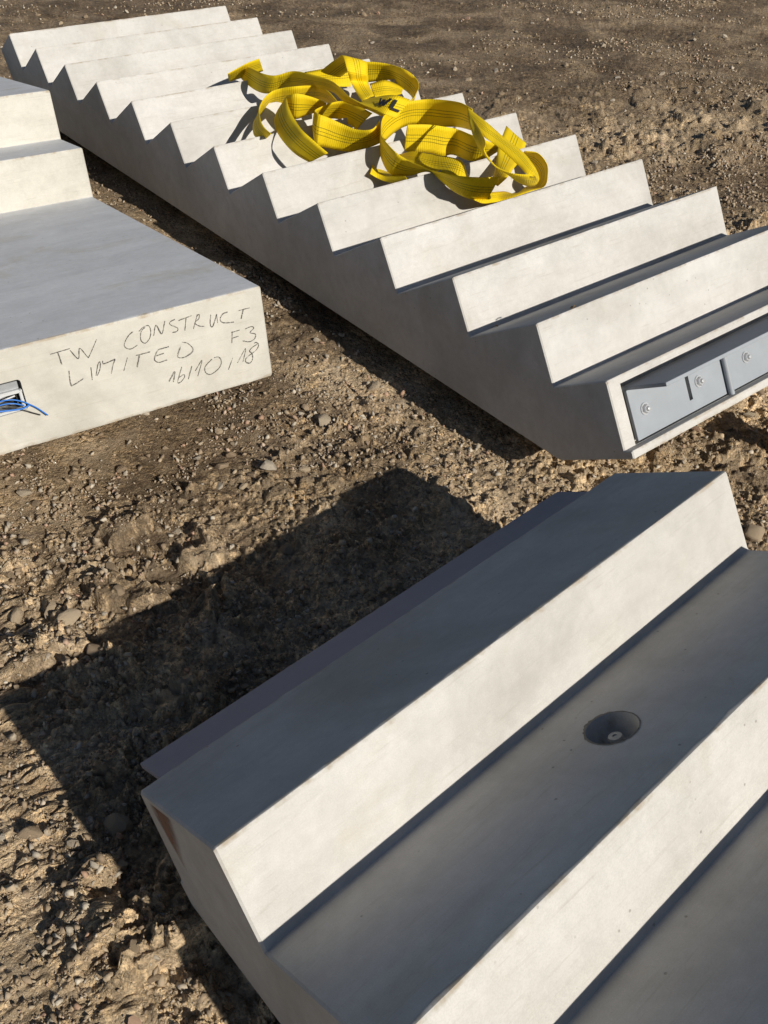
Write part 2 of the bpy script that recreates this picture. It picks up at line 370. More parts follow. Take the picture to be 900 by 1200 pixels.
M['ground'] = ground_material()
M['stone'] = stone_material()
RIBBONS = {
 'eye_far': [[-0.7495,4.4136,0.3877,-0.7364,4.3204,0.4485],[-0.7058,4.4316,0.3991,-0.6939,4.3415,0.4647],[-0.6552,4.4435,0.4112,-0.6476,4.3581,0.4833],[-0.6041,4.5085,0.4123,-0.609,4.4244,0.4861]],
 'olive': [[-0.688,4.4499,0.389,-0.6428,4.3737,0.4575],[-0.6924,4.4146,0.4029,-0.6472,4.338,0.471],[-0.6151,4.2403,0.4072,-0.5677,4.182,0.4902],[-0.5504,4.1827,0.4085,-0.5155,4.1228,0.4965],[-0.4847,4.1968,0.4277,-0.4862,4.1125,0.5014],[-0.456,4.1731,0.4392,-0.4231,4.1037,0.5207],[-0.3921,4.1034,0.4609,-0.3502,4.0285,0.5328],[-0.3179,4.0157,0.4847,-0.2675,3.931,0.5379],[-0.2446,3.8928,0.4987,-0.2174,3.7981,0.5519],[-0.2031,3.799,0.4998,-0.1802,3.6994,0.5456],[-0.1497,3.7339,0.5002,-0.1398,3.6309,0.5432],[-0.0946,3.6636,0.5027,-0.0807,3.5607,0.5446],[-0.0473,3.628,0.4952,-0.0237,3.5259,0.5348]],
 'bright': [[-0.3761,4.3258,0.4004,-0.407,4.4287,0.432],[-0.3109,4.3608,0.3948,-0.3232,4.4616,0.4419],[-0.2509,4.3838,0.3873,-0.2478,4.472,0.4563],[-0.1972,4.4083,0.3818,-0.1933,4.4861,0.4623]],
 'arch': [[-0.3246,4.2941,0.474,-0.2421,4.3584,0.4339],[-0.2521,4.2051,0.5439,-0.1777,4.2766,0.5003],[-0.2182,4.1172,0.584,-0.1217,4.1618,0.5487],[-0.1969,4.0582,0.5442,-0.1127,4.1243,0.5111],[-0.1791,4.0756,0.4839,-0.1082,4.1588,0.4598],[-0.1255,3.8976,0.4644,-0.0817,4.0006,0.4594]],
 'ring_back': [[-0.1787,4.4618,0.3753,-0.1802,4.42,0.4792],[-0.1127,4.462,0.3898,-0.1188,4.4068,0.4871],[-0.0329,4.4607,0.3952,-0.0271,4.392,0.4835],[0.0369,4.3935,0.3827,0.0473,4.3353,0.4779],[0.0787,4.3653,0.3593,0.0948,4.3021,0.4503],[0.0882,4.2807,0.3612,0.104,4.2029,0.4402],[0.0627,4.0952,0.3898,0.0819,4.0066,0.4555],[0.011,3.9281,0.4142,0.034,3.8398,0.4791]],
 'flat_in': [[-0.0799,4.0695,0.4356,-0.1054,4.1761,0.4582],[-0.0289,4.0879,0.4339,-0.0441,4.1923,0.4717],[0.0096,4.1532,0.4224,0.0019,4.2635,0.4399],[0.0327,4.2146,0.4117,0.0397,4.326,0.4016]],
 'wll': [[-0.1414,3.6721,0.5257,-0.1157,3.7796,0.5074],[-0.0809,3.5724,0.5357,-0.0607,3.6816,0.5501],[-0.0349,3.5224,0.5356,0.0027,3.6215,0.5719],[0.0104,3.54,0.5152,0.0603,3.6325,0.5539]],
 'ring_a': [[-0.4911,3.6105,0.4033,-0.4571,3.5167,0.4542],[-0.5432,3.6744,0.3937,-0.4935,3.5965,0.4571],[-0.5635,3.8038,0.3928,-0.5245,3.7194,0.4553],[-0.5625,3.9046,0.3928,-0.5351,3.8195,0.4601],[-0.5288,4.0315,0.3913,-0.5151,3.9546,0.4715],[-0.48,4.0491,0.3947,-0.4738,3.9832,0.485],[-0.4109,4.039,0.4142,-0.4008,3.9669,0.4993],[-0.3427,4.0964,0.4098,-0.3289,4.0167,0.4873],[-0.2873,4.0303,0.4222,-0.2693,3.9441,0.4913],[-0.2509,3.9766,0.415,-0.223,3.8802,0.4647]],
 'ring_b': [[-0.3055,3.9649,0.4067,-0.271,3.8751,0.4641],[-0.3504,3.9053,0.4069,-0.3263,3.842,0.4961],[-0.394,3.8458,0.4085,-0.3813,3.8143,0.5152],[-0.4328,3.8874,0.4115,-0.4145,3.8274,0.5042],[-0.469,3.9506,0.4125,-0.4315,3.8736,0.4847],[-0.4725,3.7634,0.4305,-0.411,3.7103,0.5075],[-0.4503,3.6362,0.4282,-0.377,3.5843,0.495],[-0.4038,3.5118,0.4197,-0.3365,3.4592,0.4921],[-0.3616,3.4742,0.3943,-0.2956,3.4249,0.4702],[-0.3121,3.4674,0.3693,-0.2372,3.4073,0.427]],
 'ring_c': [[-0.144,3.7374,0.4078,-0.0834,3.6861,0.4868],[-0.191,3.8413,0.4004,-0.1397,3.785,0.4826],[-0.2456,3.9323,0.389,-0.204,3.8707,0.4728],[-0.294,3.9069,0.3896,-0.263,3.837,0.4714],[-0.3217,3.7922,0.3891,-0.3048,3.7319,0.482],[-0.3012,3.6193,0.3876,-0.2868,3.6263,0.4984],[-0.2696,3.6262,0.3745,-0.2437,3.6242,0.4834],[-0.2179,3.6472,0.357,-0.1916,3.6193,0.4622],[-0.1642,3.6436,0.3537,-0.1386,3.5974,0.4524],[-0.093,3.6442,0.3697,-0.0804,3.5815,0.4617],[-0.0465,3.6951,0.3742,-0.0531,3.6472,0.4752]],
 'big': [[0.3113,3.6742,0.4339,0.2959,3.6191,0.5302],[0.2581,3.7485,0.422,0.2576,3.709,0.5269],[0.1983,3.8143,0.4034,0.1954,3.7872,0.512],[0.1356,3.8616,0.3937,0.1297,3.8288,0.5007],[0.0706,3.8491,0.3948,0.0619,3.8081,0.4987],[0.0247,3.8292,0.3835,0.0083,3.7878,0.4862],[-0.0114,3.7573,0.3813,-0.0308,3.7072,0.4796],[-0.0352,3.6799,0.3806,-0.0466,3.6135,0.4701],[-0.0496,3.5552,0.3961,-0.0443,3.4772,0.4763],[-0.0427,3.4747,0.3858,-0.0264,3.4078,0.4741],[-0.0158,3.3989,0.3691,0.0117,3.3372,0.4585],[0.0226,3.3947,0.3539,0.0533,3.3252,0.4362],[0.0724,3.3594,0.371,0.1057,3.2726,0.4335],[0.1313,3.2819,0.411,0.1547,3.1802,0.4516],[0.1824,3.2098,0.4019,0.2096,3.1187,0.461],[0.2231,3.1878,0.3784,0.2532,3.1151,0.4581],[0.2798,3.1826,0.3554,0.3083,3.1338,0.452],[0.3373,3.2036,0.347,0.367,3.1606,0.446]],
 'inner': [[0.0451,3.5734,0.3828,0.0522,3.5465,0.4913],[0.1316,3.6042,0.3709,0.1344,3.5825,0.4807],[0.1945,3.6118,0.3558,0.1962,3.606,0.4677],[0.2363,3.6479,0.3487,0.2496,3.6174,0.4557],[0.2958,3.5643,0.3572,0.3067,3.524,0.4611],[0.35,3.5648,0.3637,0.3534,3.4971,0.4529],[0.4109,3.6678,0.3558,0.4002,3.5751,0.4176]],
 'flat_low': [[0.0507,3.4242,0.3994,0.0255,3.5323,0.3844],[0.0918,3.3611,0.4061,0.0756,3.4712,0.4192],[0.1481,3.2993,0.4112,0.1415,3.4095,0.4303],[0.1976,3.2241,0.4236,0.2248,3.3307,0.4445],[0.2409,3.2016,0.4189,0.254,3.3113,0.4373],[0.267,3.2376,0.3961,0.2764,3.3487,0.3861]],
 'eye': [[0.2705,3.3881,0.5538,0.2674,3.4986,0.5718],[0.3071,3.2525,0.5542,0.3233,3.3625,0.5678],[0.3439,3.2059,0.5441,0.3619,3.3164,0.5469],[0.3749,3.1574,0.5341,0.394,3.2678,0.5345],[0.4181,3.0821,0.5142,0.4472,3.19,0.5209],[0.4405,3.0176,0.5093,0.471,3.1254,0.5082],[0.4601,3.0112,0.5042,0.4873,3.1185,0.4871],[0.4696,3.012,0.5041,0.4982,3.1105,0.4589],[0.4561,3.0099,0.5092,0.4854,3.0959,0.4437],[0.4326,2.9914,0.5145,0.4541,3.0794,0.4487],[0.3989,2.9847,0.5198,0.4188,3.0791,0.4629],[0.3713,2.9928,0.525,0.3896,3.0932,0.479],[0.3281,2.9986,0.5454,0.3439,3.0999,0.5003],[0.2988,3.0566,0.5653,0.3037,3.161,0.5251],[0.3058,3.1033,0.575,0.2832,3.2088,0.5451],[0.3026,3.2114,0.5745,0.2703,3.3173,0.5575],[0.285,3.3888,0.5637,0.2688,3.4992,0.5543]],
 'ring_right': [[0.4777,3.4963,0.3854,0.4822,3.4069,0.4528],[0.5174,3.4754,0.3725,0.528,3.3943,0.449],[0.5408,3.4501,0.3555,0.5587,3.3631,0.4238],[0.5406,3.4104,0.3435,0.5614,3.3159,0.3998],[0.5221,3.4331,0.3184,0.5595,3.333,0.3518],[0.5026,3.439,0.3076,0.5146,3.3306,0.3332],[0.4604,3.3636,0.3085,0.4502,3.2575,0.3426],[0.4158,3.3512,0.3202,0.383,3.2443,0.3269],[0.3586,3.2843,0.3446,0.3258,3.1773,0.3432],[0.3222,3.2849,0.3487,0.2897,3.1779,0.3534]],
 'cross': [[0.4372,3.6725,0.4561,0.5117,3.5999,0.4147],[0.4157,3.5942,0.4409,0.4895,3.5181,0.4046],[0.3964,3.5103,0.4313,0.4642,3.4273,0.3988],[0.3822,3.413,0.4175,0.4311,3.3124,0.4133],[0.3648,3.2984,0.3989,0.3988,3.1963,0.4297],[0.3433,3.3262,0.3752,0.3748,3.2198,0.3902]],
 'tail': [[0.0546,3.2624,0.3898,0.0433,3.3712,0.3659],[0.0144,3.314,0.3614,0.0013,3.4246,0.3496],[-0.0233,3.371,0.3413,-0.0357,3.4823,0.3428],[-0.0576,3.3992,0.3427,-0.0602,3.5104,0.3557],[-0.083,3.3911,0.3598,-0.0732,3.5019,0.3734]],
}
STROKES = [[[-0.555,-0.039],[-0.508,-0.037]],[[-0.538,-0.039],[-0.536,-0.07]],[[-0.51,-0.042],[-0.496,-0.067],[-0.487,-0.043],[-0.474,-0.068],[-0.469,-0.067],[-0.443,-0.032]],[[-0.351,-0.035],[-0.363,-0.041],[-0.377,-0.056],[-0.379,-0.068],[-0.366,-0.076],[-0.348,-0.071]],[[-0.337,-0.037],[-0.323,-0.029],[-0.311,-0.029],[-0.308,-0.043],[-0.314,-0.06],[-0.327,-0.07],[-0.336,-0.063],[-0.336,-0.05],[-0.33,-0.037],[-0.32,-0.031]],[[-0.524,-0.089],[-0.528,-0.123],[-0.52,-0.126],[-0.496,-0.118]],[[-0.472,-0.095],[-0.476,-0.127]],[[-0.464,-0.119],[-0.454,-0.094],[-0.447,-0.088],[-0.451,-0.105],[-0.461,-0.12]],[[-0.441,-0.087],[-0.439,-0.095],[-0.41,-0.091]],[[-0.41,-0.091],[-0.418,-0.104],[-0.427,-0.124]],[[-0.379,-0.094],[-0.395,-0.125]],[[-0.357,-0.095],[-0.32,-0.095]],[[-0.348,-0.095],[-0.361,-0.125]],[[-0.303,-0.057],[-0.292,-0.033],[-0.282,-0.058],[-0.268,-0.028]],[[-0.242,-0.031],[-0.254,-0.034],[-0.256,-0.041],[-0.239,-0.054],[-0.242,-0.062],[-0.254,-0.062]],[[-0.233,-0.036],[-0.197,-0.032]],[[-0.212,-0.034],[-0.221,-0.065]],[[-0.182,-0.033],[-0.199,-0.067]],[[-0.183,-0.035],[-0.177,-0.034],[-0.18,-0.044],[-0.192,-0.052],[-0.182,-0.063],[-0.169,-0.067]],[[-0.147,-0.042],[-0.152,-0.061],[-0.151,-0.073],[-0.144,-0.069],[-0.131,-0.044]],[[-0.131,-0.044],[-0.132,-0.068]],[[-0.101,-0.046],[-0.115,-0.048],[-0.124,-0.058],[-0.122,-0.067],[-0.11,-0.073],[-0.088,-0.076]],[[-0.07,-0.049],[-0.039,-0.049]],[[-0.057,-0.049],[-0.067,-0.073]],[[-0.289,-0.095],[-0.301,-0.097],[-0.313,-0.117],[-0.304,-0.128],[-0.282,-0.127]],[[-0.307,-0.11],[-0.287,-0.109]],[[-0.29,-0.095],[-0.27,-0.095]],[[-0.24,-0.101],[-0.253,-0.126],[-0.238,-0.133],[-0.215,-0.126],[-0.21,-0.115],[-0.221,-0.099],[-0.234,-0.093]],[[-0.097,-0.099],[-0.103,-0.13]],[[-0.099,-0.101],[-0.075,-0.1]],[[-0.1,-0.117],[-0.081,-0.116]],[[-0.06,-0.101],[-0.042,-0.099],[-0.036,-0.105],[-0.048,-0.114],[-0.034,-0.122],[-0.038,-0.134],[-0.054,-0.138],[-0.072,-0.131]],[[-0.288,-0.185],[-0.268,-0.163],[-0.277,-0.189]],[[-0.248,-0.156],[-0.266,-0.192],[-0.258,-0.195],[-0.246,-0.185],[-0.247,-0.178],[-0.261,-0.182]],[[-0.221,-0.161],[-0.237,-0.193]],[[-0.215,-0.177],[-0.192,-0.154],[-0.211,-0.193]],[[-0.164,-0.158],[-0.185,-0.172],[-0.188,-0.188],[-0.175,-0.198],[-0.15,-0.188],[-0.14,-0.172],[-0.145,-0.158],[-0.158,-0.156]],[[-0.106,-0.168],[-0.124,-0.198]],[[-0.097,-0.187],[-0.068,-0.154],[-0.081,-0.188]],[[-0.028,-0.15],[-0.047,-0.156],[-0.057,-0.164],[-0.051,-0.173],[-0.052,-0.188],[-0.061,-0.197],[-0.072,-0.191],[-0.068,-0.18],[-0.039,-0.167],[-0.029,-0.155],[-0.034,-0.146],[-0.041,-0.146]]]

# ------------------------------------------------------------------ stair poses (treads level before the tilt)
def frame(pos, yaw, tilt, cross):
    return (Matrix.Translation(pos) @ Matrix.Rotation(math.radians(yaw), 4, 'Z')
            @ Matrix.Rotation(math.radians(cross), 4, 'Y') @ Matrix.Rotation(math.radians(tilt), 4, 'X'))


MA = frame((0.3894, 2.1637, 0.4262), 39.35, -31.71, 0.56)
MB = frame((-0.2140, 0.6264, 0.4772), 42.55, -32.05, -1.22)
MC = frame((-0.3345, 2.1811, 0.5059), 33.40, -9.88, 0.67)
AW, AR, AG = 1.2469, 0.175, 0.2825
BW, BR, BG = 1.2107, 0.1761, 0.2818
CW, CR, CG, CL, CT = 1.55, 0.174, 0.2831, 1.4468, 0.2513


# ------------------------------------------------------------------ the ground
def hash2(ix, iy, s):
    h = (ix.astype(np.int64) * 374761393 + iy.astype(np.int64) * 668265263 + s * 1442695041) & 0xffffffff
    h = ((h ^ (h >> 13)) * 1274126177) & 0xffffffff
    h = ((h ^ (h >> 16)) * 2246822519) & 0xffffffff
    return ((h ^ (h >> 15)) & 0xffffff) / float(0xffffff)


def vnoise(x, y, f, s):
    x, y = x * f, y * f
    ix, iy = np.floor(x), np.floor(y)
    fx, fy = x - ix, y - iy
    fx, fy = fx * fx * (3 - 2 * fx), fy * fy * (3 - 2 * fy)
    a, b = hash2(ix, iy, s), hash2(ix + 1, iy, s)
    c, d = hash2(ix, iy + 1, s), hash2(ix + 1, iy + 1, s)
    return (a * (1 - fx) + b * fx) * (1 - fy) + (c * (1 - fx) + d * fx) * fy


def fbm(x, y, f, s, n=4, g=0.5):
    t, a, w = 0, 1.0, 0
    for k in range(n):
        t = t + a * vnoise(x + 3.7 * k, y - 1.9 * k, f * 2 ** k, s + k)
        w += a
        a *= g
    return t / w


def clods(x, y, cell, s, cover):
    """lumps of broken earth: one flat-topped, tilted lump per cell"""
    wx = (vnoise(x, y, 2.6 / cell, s + 31) - 0.5) * 0.55 * cell + (vnoise(x, y, 6.0 / cell, s + 33) - 0.5) * 0.25 * cell
    wy = (vnoise(x, y, 2.6 / cell, s + 32) - 0.5) * 0.55 * cell + (vnoise(x, y, 6.0 / cell, s + 34) - 0.5) * 0.25 * cell
    x, y = x + wx, y + wy
    gx, gy = np.floor(x / cell), np.floor(y / cell)
    best = np.zeros_like(x)
    tone = np.full_like(x, 0.5)
    for dx in (-1, 0, 1):
        for dy in (-1, 0, 1):
            cx, cy = gx + dx, gy + dy
            r1, r2, r3, r4, r5 = (hash2(cx, cy, s + k) for k in range(5))
            px, py = (cx + r1) * cell - x, (cy + r2) * cell - y
            an = r3 * 6.283
            u = px * np.cos(an) + py * np.sin(an)
            w = -px * np.sin(an) + py * np.cos(an)
            rad = cell * (0.30 + 0.38 * r4)
            asp = 0.62 + 0.3 * r5
            # a rounded polygon rather than a disc
            d = np.maximum(np.abs(u), np.maximum(np.abs(0.5 * u + 0.866 * w), np.abs(0.5 * u - 0.866 * w))) * 0.6 + 0.4 * np.hypot(u, w / asp)
            t = np.clip((rad - d) / (0.30 * rad), 0, 1)
            ok = hash2(cx, cy, s + 9) < cover
            hgt = rad * (0.45 + 0.55 * r5) * (t ** 0.7) * (0.8 + 0.2 * t) + t * (u * (r1 - 0.5) + w * (r2 - 0.5)) * 1.0
            hgt = np.where(ok, hgt, 0)
            tone = np.where(hgt > best, 0.15 + 0.8 * hash2(cx, cy, s + 11), tone)
            best = np.maximum(best, hgt)
    return best, tone


def foot(x, y, mat, x0, x1, y0, y1, inset):
    """0..1 weight of the plan footprint of a stair, inset from its sides"""
    inv = mat.to_3x3()
    ax = inv @ Vector((1, 0, 0))
    ay = Vector((-ax.y, ax.x, 0)).normalized()
    ax = Vector((ax.x, ax.y, 0)).normalized()
    o = mat.translation
    lx = (x - o.x) * ax.x + (y - o.y) * ax.y
    ly = (x - o.x) * ay.x + (y - o.y) * ay.y
    d = np.minimum(np.minimum(lx - x0, x1 - lx), np.minimum(ly - y0, y1 - ly))
    return np.clip((d - inset) / 0.12, 0, 1), d


def height(x, y, fine=True):
    rub = fbm(x, y, 1.1, 40, 3)                         # where the earth is rubbly
    far = np.clip((y - 0.55 * x - 3.9) / 1.6, 0, 1)       # beyond the long flight: driven flat, smeared mud
    rubm = np.clip((rub - 0.36) / 0.2, 0, 1) * (1 - 0.55 * far)
    h = (fbm(x, y, 0.8, 1, 3) - 0.5) * 0.055 + (fbm(x, y, 3.6, 5, 3) - 0.5) * 0.034
    # ruts and ridges left by tracks
    xr = x * 0.82 - y * 0.57
    yr = x * 0.57 + y * 0.82
    rut = fbm(xr * 0.6, yr, 3.0, 60, 4)
    h = h + (np.abs(rut - 0.5) * 2) ** 0.7 * 0.014 - 0.004
    tone = np.full_like(x, 0.45)
    dry = np.clip((fbm(x, y, 2.3, 70, 4) - 0.40) / 0.22, 0, 1) * (0.9 - 0.75 * far)
    dry = np.maximum(dry, far * np.clip((fbm(x, y * 1.1, 3.4, 75, 5) - 0.50) / 0.12, 0, 1) * 0.55)
    for cell, s, cov, amp in ((0.16, 100, 0.40, 0.62), (0.066, 130, 0.50, 0.72), (0.031, 160, 0.68, 0.95), (0.016, 190, 0.72, 1.0)):
        if not fine and cell < 0.05: continue
        c, t = clods(x + 0.01 * np.sin(40 * y), y, cell, s, cov)
        m = np.clip((fbm(x, y, 0.5 / cell, s + 21, 2) - 0.38) / 0.2, 0, 1)
        w = amp * m * (0.22 + 0.78 * rubm) * (1 - (0.72 if cell > 0.05 else 0.15) * far)
        h = h + c * w
        k = np.clip(c / (cell * 0.12), 0, 1) * w
        tone = tone * (1 - k) + t * k
        dry = np.maximum(dry, k * np.clip(0.35 + t * 0.9 - 0.22 * far, 0, 1))
    if fine:
        h = h + (fbm(x, y, 90, 300, 3) - 0.5) * 0.009 + (np.abs(fbm(x, y, 34, 320, 3) - 0.5)) * -0.022 * (0.4 + 0.6 * rubm)
    # bedding of packed earth under the two long flights, kept below their soffits
    for mat, x0, x1, y0, y1, z in ((MA, 0, AW, -0.02, 3.85, 0.060), (MB, 0, BW, -1.9, 0.40, 0.080)):
        w, d = foot(x, y, mat, x0, x1, y0, y1, 0.10)
        h = h * (1 - w) + (z + (h - h.mean()) * 0.25) * w
        lim = np.where(d > -0.01, z - 0.008, 9.0)
        h = np.where(w > 0.5, h, np.minimum(h, lim))
    # nothing pokes through the landing piece
    w, d = foot(x, y, MC, -CW, 0.0, -0.05, 3.6, -0.05)
    h = np.where(d > -0.02, np.minimum(h, 0.0 - 0.02 * np.clip(d / 0.1, 0, 1)), h)
    return h, tone - 0.17 * far, np.clip(dry * (1 - 0.25 * far), 0, 1)


def build_ground():
    na_c, na_s, nr = 740, 50, 1120
    a = np.concatenate([np.linspace(-75, -29, na_s, endpoint=False), np.linspace(-29, 29, na_c), np.linspace(29, 75, na_s + 1)[1:]])
    a = np.radians(a)
    d = 1.6 / np.tan(np.radians(np.linspace(79.4, 9.6, nr)))
    d = np.concatenate([d, np.geomspace(d[-1], 90, 50)[1:]])
    A, D = np.meshgrid(a, d)
    x = (D * np.sin(A)).ravel()
    y = (D * np.cos(A)).ravel() - 0.05
    h, tone, dry = height(x, y)
    h = np.where(D.ravel() > 12, h * 0.6, h)
    nR, nC = A.shape
    idx = np.arange(nR * nC).reshape(nR, nC)
    q = np.stack([idx[:-1, :-1], idx[:-1, 1:], idx[1:, 1:], idx[1:, :-1]], -1).reshape(-1, 4)
    verts = np.stack([x, y, h], 1)
    # a coarse skirt that carries the same ground on behind the viewpoint
    nb = len(verts)
    ring = []
    for r in (float(d[0]), 4.0, 90.0):
        for t in np.radians(np.linspace(75, 285, 25)):
            ring.append((r * math.sin(t), r * math.cos(t) - 0.05, 0.0))
    sk = []
    for k in range(2):
        for j in range(24):
            p = nb + k * 25 + j
            sk.append((p, p + 1, p + 26, p + 25))
    verts = np.concatenate([verts, np.array(ring)])
    faces = np.concatenate([q[:, ::-1], np.array(sk)])
    me = bpy.data.meshes.new('ground')
    me.vertices.add(len(verts))
    me.vertices.foreach_set('co', verts.astype(np.float32).ravel())
    me.loops.add(faces.size)
    me.loops.foreach_set('vertex_index', faces.astype(np.int32).ravel())
    me.polygons.add(len(faces))
    me.polygons.foreach_set('loop_start', np.arange(0, faces.size, 4, dtype=np.int32))
    me.update(calc_edges=True)
    extra = len(verts) - len(tone)
    for nm, arr in (('tone', tone), ('dry', dry)):
        at = me.attributes.new(nm, 'FLOAT', 'POINT')
        at.data.foreach_set('value', np.concatenate([arr, np.full(extra, 0.45)]).astype(np.float32))
    me.polygons.foreach_set('use_smooth', np.ones(len(faces), dtype=bool))
    return tag(link('ground', me, M['ground']), 'bare brown rubbly earth of the building site', None, None, 'structure')


ground = build_ground()


def hull_stone(n, flat, sd):
    r = np.random.default_rng(sd)
    p = r.normal(size=(n, 3))
    p /= np.linalg.norm(p, axis=1)[:, None]
    p *= r.uniform(0.78, 1.0, (n, 1))
    p *= np.array([1.0, r.uniform(0.62, 0.95), flat])
    bm = bmesh.new()
    vs = [bm.verts.new(q) for q in p]
    res = bmesh.ops.convex_hull(bm, input=vs)
    bmesh.ops.delete(bm, geom=[v for v in bm.verts if not v.link_faces], context='VERTS')
    return bm


def in_view(x, y, z=0.0, pad=25):
    """pixel of a ground point in the photograph's frame, or None"""
    v = cam.matrix_world.inverted() @ Vector((x, y, z))
    if v.z > -0.05: return None
    px, py = 450 + 1071.5 * v.x / -v.z, 600 - 1071.5 * v.y / -v.z
    return (px, py, -v.z) if -pad < px < 900 + pad and -pad < py < 1200 + pad else None


def clear_of_stairs(x, y, r):
    x, y = np.array([x]), np.array([y])
    for mat, x0, x1, y0, y1 in ((MA, 0, AW, -0.16, 3.85), (MB, 0, BW, -2.2, 0.36), (MC, -CW, 0, 0.6, 3.4)):
        if foot(x, y, mat, x0, x1, y0, y1, 0)[1][0] > -r: return False
    return True


def scatter_stones():
    meshes = []
    for k in range(14):
        bm = hull_stone(16 + k % 5, 0.55 + 0.03 * (k % 6), 500 + k)
        bmesh.ops.bevel(bm, geom=list(bm.edges), offset=0.06, segments=1, affect='EDGES', clamp_overlap=True)
        me = bpy.data.meshes.new('stone')
        bm.to_mesh(me)
        bm.free()
        smooth(me, 24)
        me.materials.append(M['stone'])
        meshes.append(me)
    r = random.Random(11)
    spots = []
    tries = 0
    while len(spots) < 290 and tries < 60000:
        tries += 1
        y = 0.5 + 8.0 * r.random() ** 1.25
        x = (r.random() * 2 - 1) * (0.55 + 0.47 * y)
        q = in_view(x, y)
        if q is None: continue
        px = r.choice((8, 9, 9, 10, 10, 11, 12, 13, 14, 16, 18, 21, 26, 30, 36)) if y < 3.4 else r.choice((6, 7, 7, 8, 9, 10))
        s = px * q[2] / 1071.5 / 2
        if s > 0.036: s = 0.036 * r.uniform(0.7, 1)
        if y > 3.6 and r.random() < 0.55: continue
        if vnoise(np.array([x]), np.array([y]), 1.6, 77)[0] < 0.38 and r.random() < 0.6: continue
        if not clear_of_stairs(x, y, s * 1.2): continue
        if any((x - a) ** 2 + (y - b) ** 2 < (s + c) ** 2 for a, b, c in spots): continue
        spots.append((x, y, s))
    hz = height(np.array([p[0] for p in spots]), np.array([p[1] for p in spots]))[0]
    for (x, y, s), z in zip(spots, hz):
        o = bpy.data.objects.new('stone', r.choice(meshes))
        col.objects.link(o)
        o.parent = ground
        o.location = (x, y, float(z) + s * 0.16)
        o.rotation_euler = (r.uniform(-.5, .5), r.uniform(-.5, .5), r.uniform(0, 6.28))
        o.scale = (s * r.uniform(.9, 1.25), s * r.uniform(.8, 1.1), s * r.uniform(.75, 1.1))


scatter_stones()


def scatter_gravel():
    r = np.random.default_rng(23)
    prot = []
    for k in range(16):
        bm = hull_stone(9, 0.7, 900 + k)
        bmesh.ops.triangulate(bm, faces=list(bm.faces))
        bm.verts.index_update()
        prot.append((np.array([v.co[:] for v in bm.verts]), np.array([[v.index for v in f.verts] for f in bm.faces])))
        bm.free()
    n = 190000
    y = 0.4 + 8.2 * r.random(n) ** 1.9
    x = (r.random(n) * 2 - 1) * (0.50 + 0.44 * y)
    den = np.clip((fbm(x, y, 2.6, 88, 4) - 0.40) / 0.14, 0.05, 1) * np.clip((fbm(x, y, 13, 91, 3) - 0.34) / 0.25, 0.08, 1)
    den = np.where(y - 0.55 * x > 4.0, np.clip((fbm(x * 0.5, y * 1.6, 2.0, 95, 4) - 0.44) / 0.15, 0.03, 1) * 0.35 * den ** 0.5, den)
    den = np.maximum(den, 0.6 * np.exp(-(((x - 0.45) / 0.75) ** 2 + ((y - 2.35) / 0.55) ** 2)))
    keep = r.random(n) < den
    for mat, x0, x1, y0, y1 in ((MA, 0, AW, -0.16, 3.85), (MB, 0, BW, -2.2, 0.36), (MC, -CW, 0, 0.6, 3.4)):
        keep &= foot(x, y, mat, x0, x1, y0, y1, 0)[1] < -0.012
    x, y = x[keep][:62000], y[keep][:62000]
    n = len(x)
    dist = np.hypot(y, 1.6)
    s = np.clip(1.3 * (1 - r.random(n)) ** -0.55, 1.3, 8.5) * dist / 1071.5
    s = np.clip(s, 0.0018, 0.013)
    z = height(x, y)[0]
    ea, eb, ec = r.uniform(0, 6.283, n), r.normal(0, 0.6, n), r.normal(0, 0.6, n)
    rz = np.zeros((n, 3, 3)); ca, sa = np.cos(ea), np.sin(ea)
    rz[:, 0, 0], rz[:, 0, 1], rz[:, 1, 0], rz[:, 1, 1], rz[:, 2, 2] = ca, -sa, sa, ca, 1
    rx = np.zeros((n, 3, 3)); ca, sa = np.cos(eb), np.sin(eb)
    rx[:, 1, 1], rx[:, 1, 2], rx[:, 2, 1], rx[:, 2, 2], rx[:, 0, 0] = ca, -sa, sa, ca, 1
    ry = np.zeros((n, 3, 3)); ca, sa = np.cos(ec), np.sin(ec)
    ry[:, 0, 0], ry[:, 0, 2], ry[:, 2, 0], ry[:, 2, 2], ry[:, 1, 1] = ca, sa, -sa, ca, 1
    rot = rz @ rx @ ry
    scl = s[:, None] * r.uniform(0.75, 1.25, (n, 3))
    org = np.stack([x, y, z + s * r.uniform(-0.15, 0.5, n)], 1)
    tn = r.random(n)
    V, F, T, base = [], [], [], 0
    for k in range(16):
        p, f = prot[k]
        i = np.arange(k, n, 16)
        q = np.einsum('nij,npj->npi', rot[i], p[None] * scl[i][:, None]) + org[i][:, None]
        V.append(q.reshape(-1, 3))
        F.append((f[None] + (base + np.arange(len(i)) * len(p))[:, None, None]).reshape(-1, 3))
        T.append(np.repeat(tn[i], len(p)))
        base += len(i) * len(p)
    print('gravel pieces', n)
    V, F, T = np.concatenate(V), np.concatenate(F), np.concatenate(T)
    me = bpy.data.meshes.new('gravel')
    me.vertices.add(len(V)); me.vertices.foreach_set('co', V.astype(np.float32).ravel())
    me.loops.add(F.size); me.loops.foreach_set('vertex_index', F.astype(np.int32).ravel())
    me.polygons.add(len(F)); me.polygons.foreach_set('loop_start', np.arange(0, F.size, 3, dtype=np.int32))
    me.update(calc_edges=True)
    at = me.attributes.new('tone', 'FLOAT', 'POINT'); at.data.foreach_set('value', T.astype(np.float32))
    o = link('gravel', me, M['stone'])
    tag(o, 'loose small stones and crumbs of earth strewn over the ground', 'gravel', None, 'stuff')


scatter_gravel()


